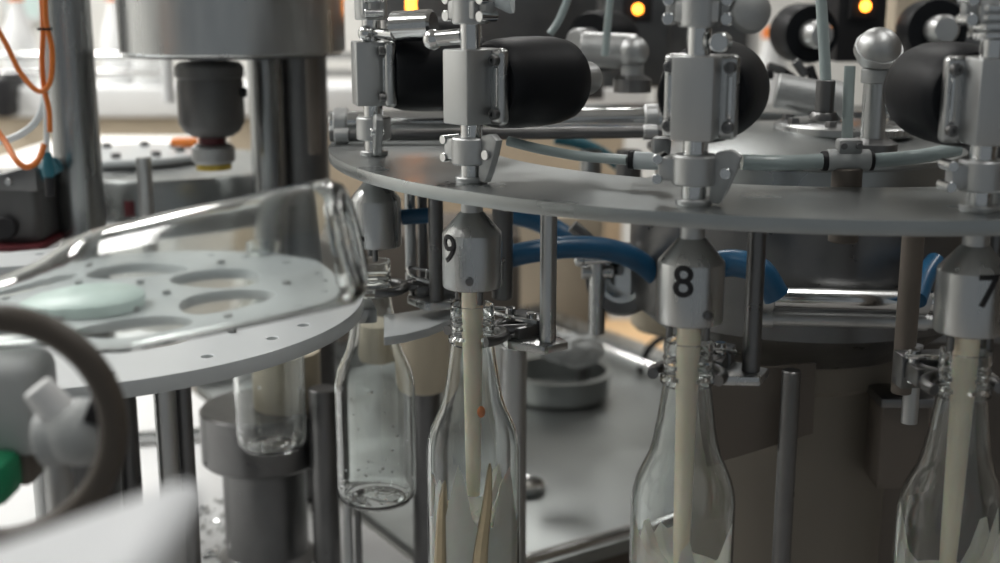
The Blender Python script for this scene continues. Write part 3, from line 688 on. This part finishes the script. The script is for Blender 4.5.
# round platform
c = G(175, 172, 1.16); PY = 1.50
c = P(165, 163, 1.50)
t = empty('round_platform', (c.x, c.y, c.z), 0, 'grey round platform behind the left column, with a raised disc and orange latch', 'platform')
MB().lathe([(0, -.05), (.150, -.05), (.155, -.046), (.155, -.004), (.152, 0), (0, 0)], 96).build('platform_body', 'plate', t)
MB().lathe([(0, .004), (.086, .004), (.088, .006), (.088, .010), (.086, .012), (0, .012)], 72, Matrix.Translation((-.045, .015, 0))).build('raised_disc', 'pom', t)
MB().lathe([(0, 0), (.080, 0), (.080, .004), (0, .004)], 48, Matrix.Translation((-.045, .015, 0))).build('disc_seat', 'dark_steel', t)
for i in range(8):
    q = 2*PI*i/8; MB().lathe([(0, .006), (.005, .006), (.006, .005), (.006, 0)], 6, Matrix.Translation((-.045+.06*math.cos(q), .015+.06*math.sin(q), .012))).build('platform_bolt', 'dark_steel', t)
MB().box((.010, .06, .018), (.034, .016, .011), bev=.003).build('orange_latch', 'orange_cap', t)
MB().box((.0, -.15, -.03), (.014, .01, .02)).build('red_tab', 'maroon', t)
post(136, 151, 157, 1.27, 1.05, 'matte_steel', 'short steel peg in front of the round platform', 'steel_peg', 'peg', None)
# cables and hoses upper left
def cab(pts, r, m, label, grp): return tag(MB().tube(pts, r, 12).build('cable' if 'cable' in label else 'air_hose', m), label, 'cable' if 'cable' in label else 'hose', grp)
g = 'cables at the upper left'
cab([P(-14, 10, 1.12), P(5, 42, 1.12), P(20, 72, 1.12), P(38, 91, 1.12), P(50, 82, 1.12), P(52, 50, 1.12), P(46, 20, 1.12), P(45, -20, 1.12)], .0024, 'orange', 'orange cable hanging in a wide loop from the top left', g)
cab([P(41, -20, 1.13), P(43, 30, 1.13), P(42, 60, 1.13), P(44, 88, 1.13), P(49, 110, 1.13), P(50, 132, 1.13)], .0024, 'orange', 'orange cable hanging straight down beside the left column', g)
cab([P(-10, 122, 1.15), P(4, 140, 1.14), P(16, 160, 1.12), P(27, 167, 1.12), P(38, 160, 1.13), P(44, 145, 1.14)], .0028, 'orange', 'lower orange cable in a small loop above the dark bracket', g)
g = 'white air hoses at the upper left'
cab([P(-16, 142, 1.16), P(10, 139, 1.16), P(32, 126, 1.16), P(43, 105, 1.16), P(47, 60, 1.17), P(44, -20, 1.18)], .0034, 'white_hose', 'white air hose curving from the left edge up beside the orange cable', g)
cab([P(45, -20, 1.15), P(47, 50, 1.15), P(46, 100, 1.15), P(47, 152, 1.15)], .0026, 'white_hose', 'white air hose running straight down to the dark blue fitting', g)
t = empty('cable_tie', P(45, 29, 1.12), 0, 'thin dark tie wrapped around the orange cables', 'tie')
MB().lathe([(.006, -.001), (.0066, -.001), (.0066, .001), (.006, .001)], 24, closed=True).build('tie_band', 'black', t)
t = empty('hose_fitting', P(48, 164, 1.15), 0, 'dark blue push-in fitting where the white hose ends beside the left column', 'fitting')
MB().lathe([(0, -.012), (.005, -.012), (.006, -.004), (.0045, .006), (.0035, .011), (0, .011)], 24).build('fitting_cone', 'teal', t)
MB().cyl((0, 0, -.03), (0, 0, -.011), .0045).build('fitting_stem', 'black', t)
# dark bracket left
c = P(8, 205, 1.25); t = empty('gearbox', c, 0, 'dark grey gearbox at the left edge behind the column', 'gearbox')
MB().box((0, 0, -.002), (.09, .08, .066), bev=.010, seg=3).build('gearbox_body', 'motor', t)
MB().prism([(-.05, .02), (.045, .045), (.05, .04), (.05, .02)], .08, Matrix.Translation((-.004, .04, 0)) @ Matrix.Rotation(PI/2, 4, 'X'), .001).build('sloped_cover', 'dark_steel', t)
MB().cyl((.014, -.05, -.015), (.014, -.038, -.015), .011).build('shaft_end', 'black', t)
MB().box((0, -.01, -.035), (.10, .09, .006)).build('red_gasket', 'maroon', t)
MB().cyl((.035, -.02, .03), (.062, -.02, .045), .008).build('drain_valve', 'teal', t)
for i in range(3): MB().cyl((-.02+.02*i, -.045, .022+.004*i), (-.02+.02*i, -.038, .022+.004*i), .0035, n=6).build('cover_bolt', 'steel', t)
o = MB().lathe([(0, 0), (.02, 0), (.034, .02), (.038, .06), (.034, .08), (0, .08)], 40).build('white_flask', 'white'); o.location = P(45, 262, 1.5); tag(o, 'white rounded vessel glimpsed behind the left column above the wheel', 'vessel')
# ------------------------------------------------------------------ far background
def bgbox(u0, u1, v0, v1, Y, m, name, label, cat, depth=.3, bev=.01, parts=None):
    a = P(u0, v0, Y); b = P(u1, v1, Y); w_ = abs(b.x-a.x); h_ = abs(a.z-b.z)
    t = empty(name, ((a.x+b.x)/2, Y+depth/2, b.z), 0, label, cat)
    MB().box((0, 0, h_/2), (w_, depth, h_), bev=bev).build(name.split('_')[-1]+'_body', m, t)
    return t, w_, h_
# conveyor at left back
t = empty('conveyor', (-.95, 3.1, 0), 0, 'long white conveyor crossing the bright hall at the upper left', 'conveyor')
cz = P(60, 98, 3.1).z
MB().box((0, 0, cz), (2.6, .28, .07), bev=.01).build('conveyor_bed', 'white', t)
for dz in (.07, .11): MB().tube([(-1.3, -.15, cz+dz), (1.3, -.15, cz+dz)], .008, 12, 1).build('guide_rail', 'polished', t)
MB().box((0, .02, cz-.20), (2.5, .25, .32), bev=.01).build('side_skirt', 'beige_wall', t)
for x in (-1.2, -.4, .4, 1.2): MB().box((x, 0, (cz-.03)/2), (.06, .06, cz-.03)).build('leg', 'steel', t)
t, w_, h_ = bgbox(-30, 200, 165, 620, 2.3, 'wall', 'storage_crate', 'large pale crate low behind the left column', 'crate', .5)
t, w_, h_ = bgbox(-10, 10, 78, 118, 2.9, 'black', 'drive_motor', 'small black motor on the far conveyor at the left edge', 'motor', .12)
MB().cyl((w_*.3, -.01, h_*.6), (w_*.3, .1, h_*.6), w_*.35).build('motor_shaft', 'dark_steel', t)
# small far bottles with orange caps
bpm = None
def far_bottle(u, v, Y, label, k=1.):
    global bpm
    c = P(u, v, Y); t = empty('white_bottle', (c.x, c.y, (cz+.035 if Y > 2.9 else cz2-.002)+.2*k), 0, label, 'bottle', 'white bottles with orange caps')
    if bpm is None:
        a = MB().lathe([(0, -.2), (.034, -.2), (.037, -.195), (.037, -.10), (.030, -.06), (.017, -.02), (.016, 0), (0, 0)], 32).build('bottle_body', 'white', t)
        b = MB().lathe([(0, 0), (.018, 0), (.018, .016), (.016, .018), (0, .018)], 24).build('cap', 'orange_cap', t); bpm = (a, b)
    else:
        for s in bpm: q = s.copy(); C.objects.link(q); q.parent = t
    t.scale = (k, k, k)
# shelf that carries the right bottles
t = empty('infeed_conveyor', (1.12, 2.58, 0), 0, 'grey conveyor behind the carousel carrying white bottles', 'conveyor')
cz2 = P(773, 37, 2.55).z-.2*1.25
MB().box((0, 0, cz2-.02), (1.3, .34, .036), bev=.004).build('conveyor_bed', 'steel', t)
MB().box((0, 0, cz2-.15), (1.28, .30, .2), bev=.004).build('side_skirt', 'wall', t)
for x in (-.42, .55): MB().box((x, 0, (cz2-.04)/2), (.05, .05, cz2-.04)).build('leg', 'steel', t)
far_bottle(773, 37, 2.55, 'white bottle with orange cap right of the actuator of valve 8', 1.25)
far_bottle(902, 40, 2.55, 'white bottle with orange cap behind the ball-headed stem beside the beige panel', 1.25)
far_bottle(150, 70, 3.05, 'far white bottle with orange cap left of the motor coupling')
far_bottle(20, 48, 3.05, 'far white bottle with orange cap at the left edge behind the orange cable loop')
far_bottle(118, 60, 3.1, 'far white bottle with orange cap just right of the left column')
# machine frames top
def cabinet(u0, u1, v0, v1, Y, m, label, amb=None, name='control_cabinet', legs=True):
    t, w_, h_ = bgbox(u0, u1, v0, v1, Y, m, name, label, 'cabinet', .10, .004)
    if legs:
        for sx in (-1, 1): MB().cyl((sx*(w_/2-.014), 0, h_-.004), (sx*(w_/2-.014), 0, 2.999-t.location.z), .009).build('hanger_rod', 'dark_steel', t)
    if amb:
        q = P(amb[0], amb[1], Y); lx, lz = q.x-t.location.x, q.z-t.location.z
        MB().box((lx, -.052, lz), (.030*Y/1.3, .01, .026*Y/1.3), bev=.002).build('lamp_housing', 'black', t)
        MB().sph((lx, -.060, lz), amb[2]*Y, (1, .6, 1), 16).build('amber_lamp', 'amber', t)
    return t
cabinet(604, 668, -60, 88, 1.62, 'dark_steel', 'dark cabinet with a lit amber lamp above the ball-headed stem', (637, 9, .0042))
cabinet(842, 884, -60, 62, 1.40, 'black', 'narrow black cabinet with a lit amber lamp above the ball head', (863, 6, .0045))
cabinet(380, 604, -60, 100, 1.95, 'dark_steel', 'wide dark machine frame behind valves 9 and its left neighbour')
cabinet(668, 745, -60, 110, 1.85, 'dark_steel', 'dark machine frame behind the stem of valve 8')
cabinet(900, 940, -60, 226, 1.70, 'beige_wall', 'beige upright panel left of valve 7', None, 'upright_panel', False)
cabinet(943, 1040, -60, 224, 1.70, 'dark_steel', 'dark machine frame behind valve 7 at the right edge', None, 'control_cabinet', False)
post(748, 762, -60, 1.9, 1.0, 'white', 'pale upright behind the actuator of valve 8', grp='slender uprights behind')
o = MB().sph((0, 0, 0), 0.0042, (1, .8, 1), 12).cyl((0, 0, -.02), (0, 0, 0), .006).build('amber_lamp', 'amber'); o.location = P(411, -2, 1.5); tag(o, 'small lit amber lamp at the top edge above the leftmost valve', 'lamp')
# cream panels and peach carton below plate
bgbox(505, 602, 215, 345, 2.25, 'beige_wall', 'tank_cover', 'beige tank cover behind the blue hose arch', 'cover', .25)
t = empty('cardboard_carton', (.40, 2.70, 0), 0, 'peach orange cardboard carton glimpsed between the pipe clamp and the rail', 'carton')
MB().box((0, 0, .275), (.50, .50, .55), bev=.004).build('carton_body', 'card', t)
MB().box((0, 0, .5515), (.06, .49, .003), bev=.0005).build('packing_tape', 'cream', t)
bgbox(690, 1010, 228, 372, 1.55, 'brown', 'machine_housing', 'dark grey machine housing behind the horizontal pipes at right', 'housing', .25)
bgbox(330, 520, 235, 345, 1.75, 'brown', 'gear_housing', 'dark brown housing behind the empty bottle neck', 'housing', .2)
hose([P(640, 372, 1.9), P(648, 350, 1.9), P(662, 338, 1.9), P(678, 335, 1.9)], .006, 'black', 'black cable curling in front of the peach carton', 'cable', 'cable')
o = MB().lathe([(0, 0), (.036, 0), (.042, .006), (.042, .045), (0, .045)], 48).build('cream_cup', 'cream'); o.location = P(668, 328, 1.35); tag(o, 'cream round cup behind the blue hose left of nozzle 8', 'cup')
# ------------------------------------------------------------------ world and view
M['rubber'].node_tree.nodes['Principled BSDF'].inputs['Specular IOR Level'].default_value = .22
M['black'].node_tree.nodes['Principled BSDF'].inputs['Specular IOR Level'].default_value = .3
w = bpy.data.worlds.new('world'); sc.world = w; w.use_nodes = True
w.node_tree.nodes['Background'].inputs[0].default_value = (.80, .86, .9, 1); w.node_tree.nodes['Background'].inputs[1].default_value = .24
sc.view_settings.view_transform = 'Standard'; sc.view_settings.look = 'None'; sc.view_settings.gamma = 1; sc.view_settings.use_curve_mapping = False
sc.view_settings.exposure = 0
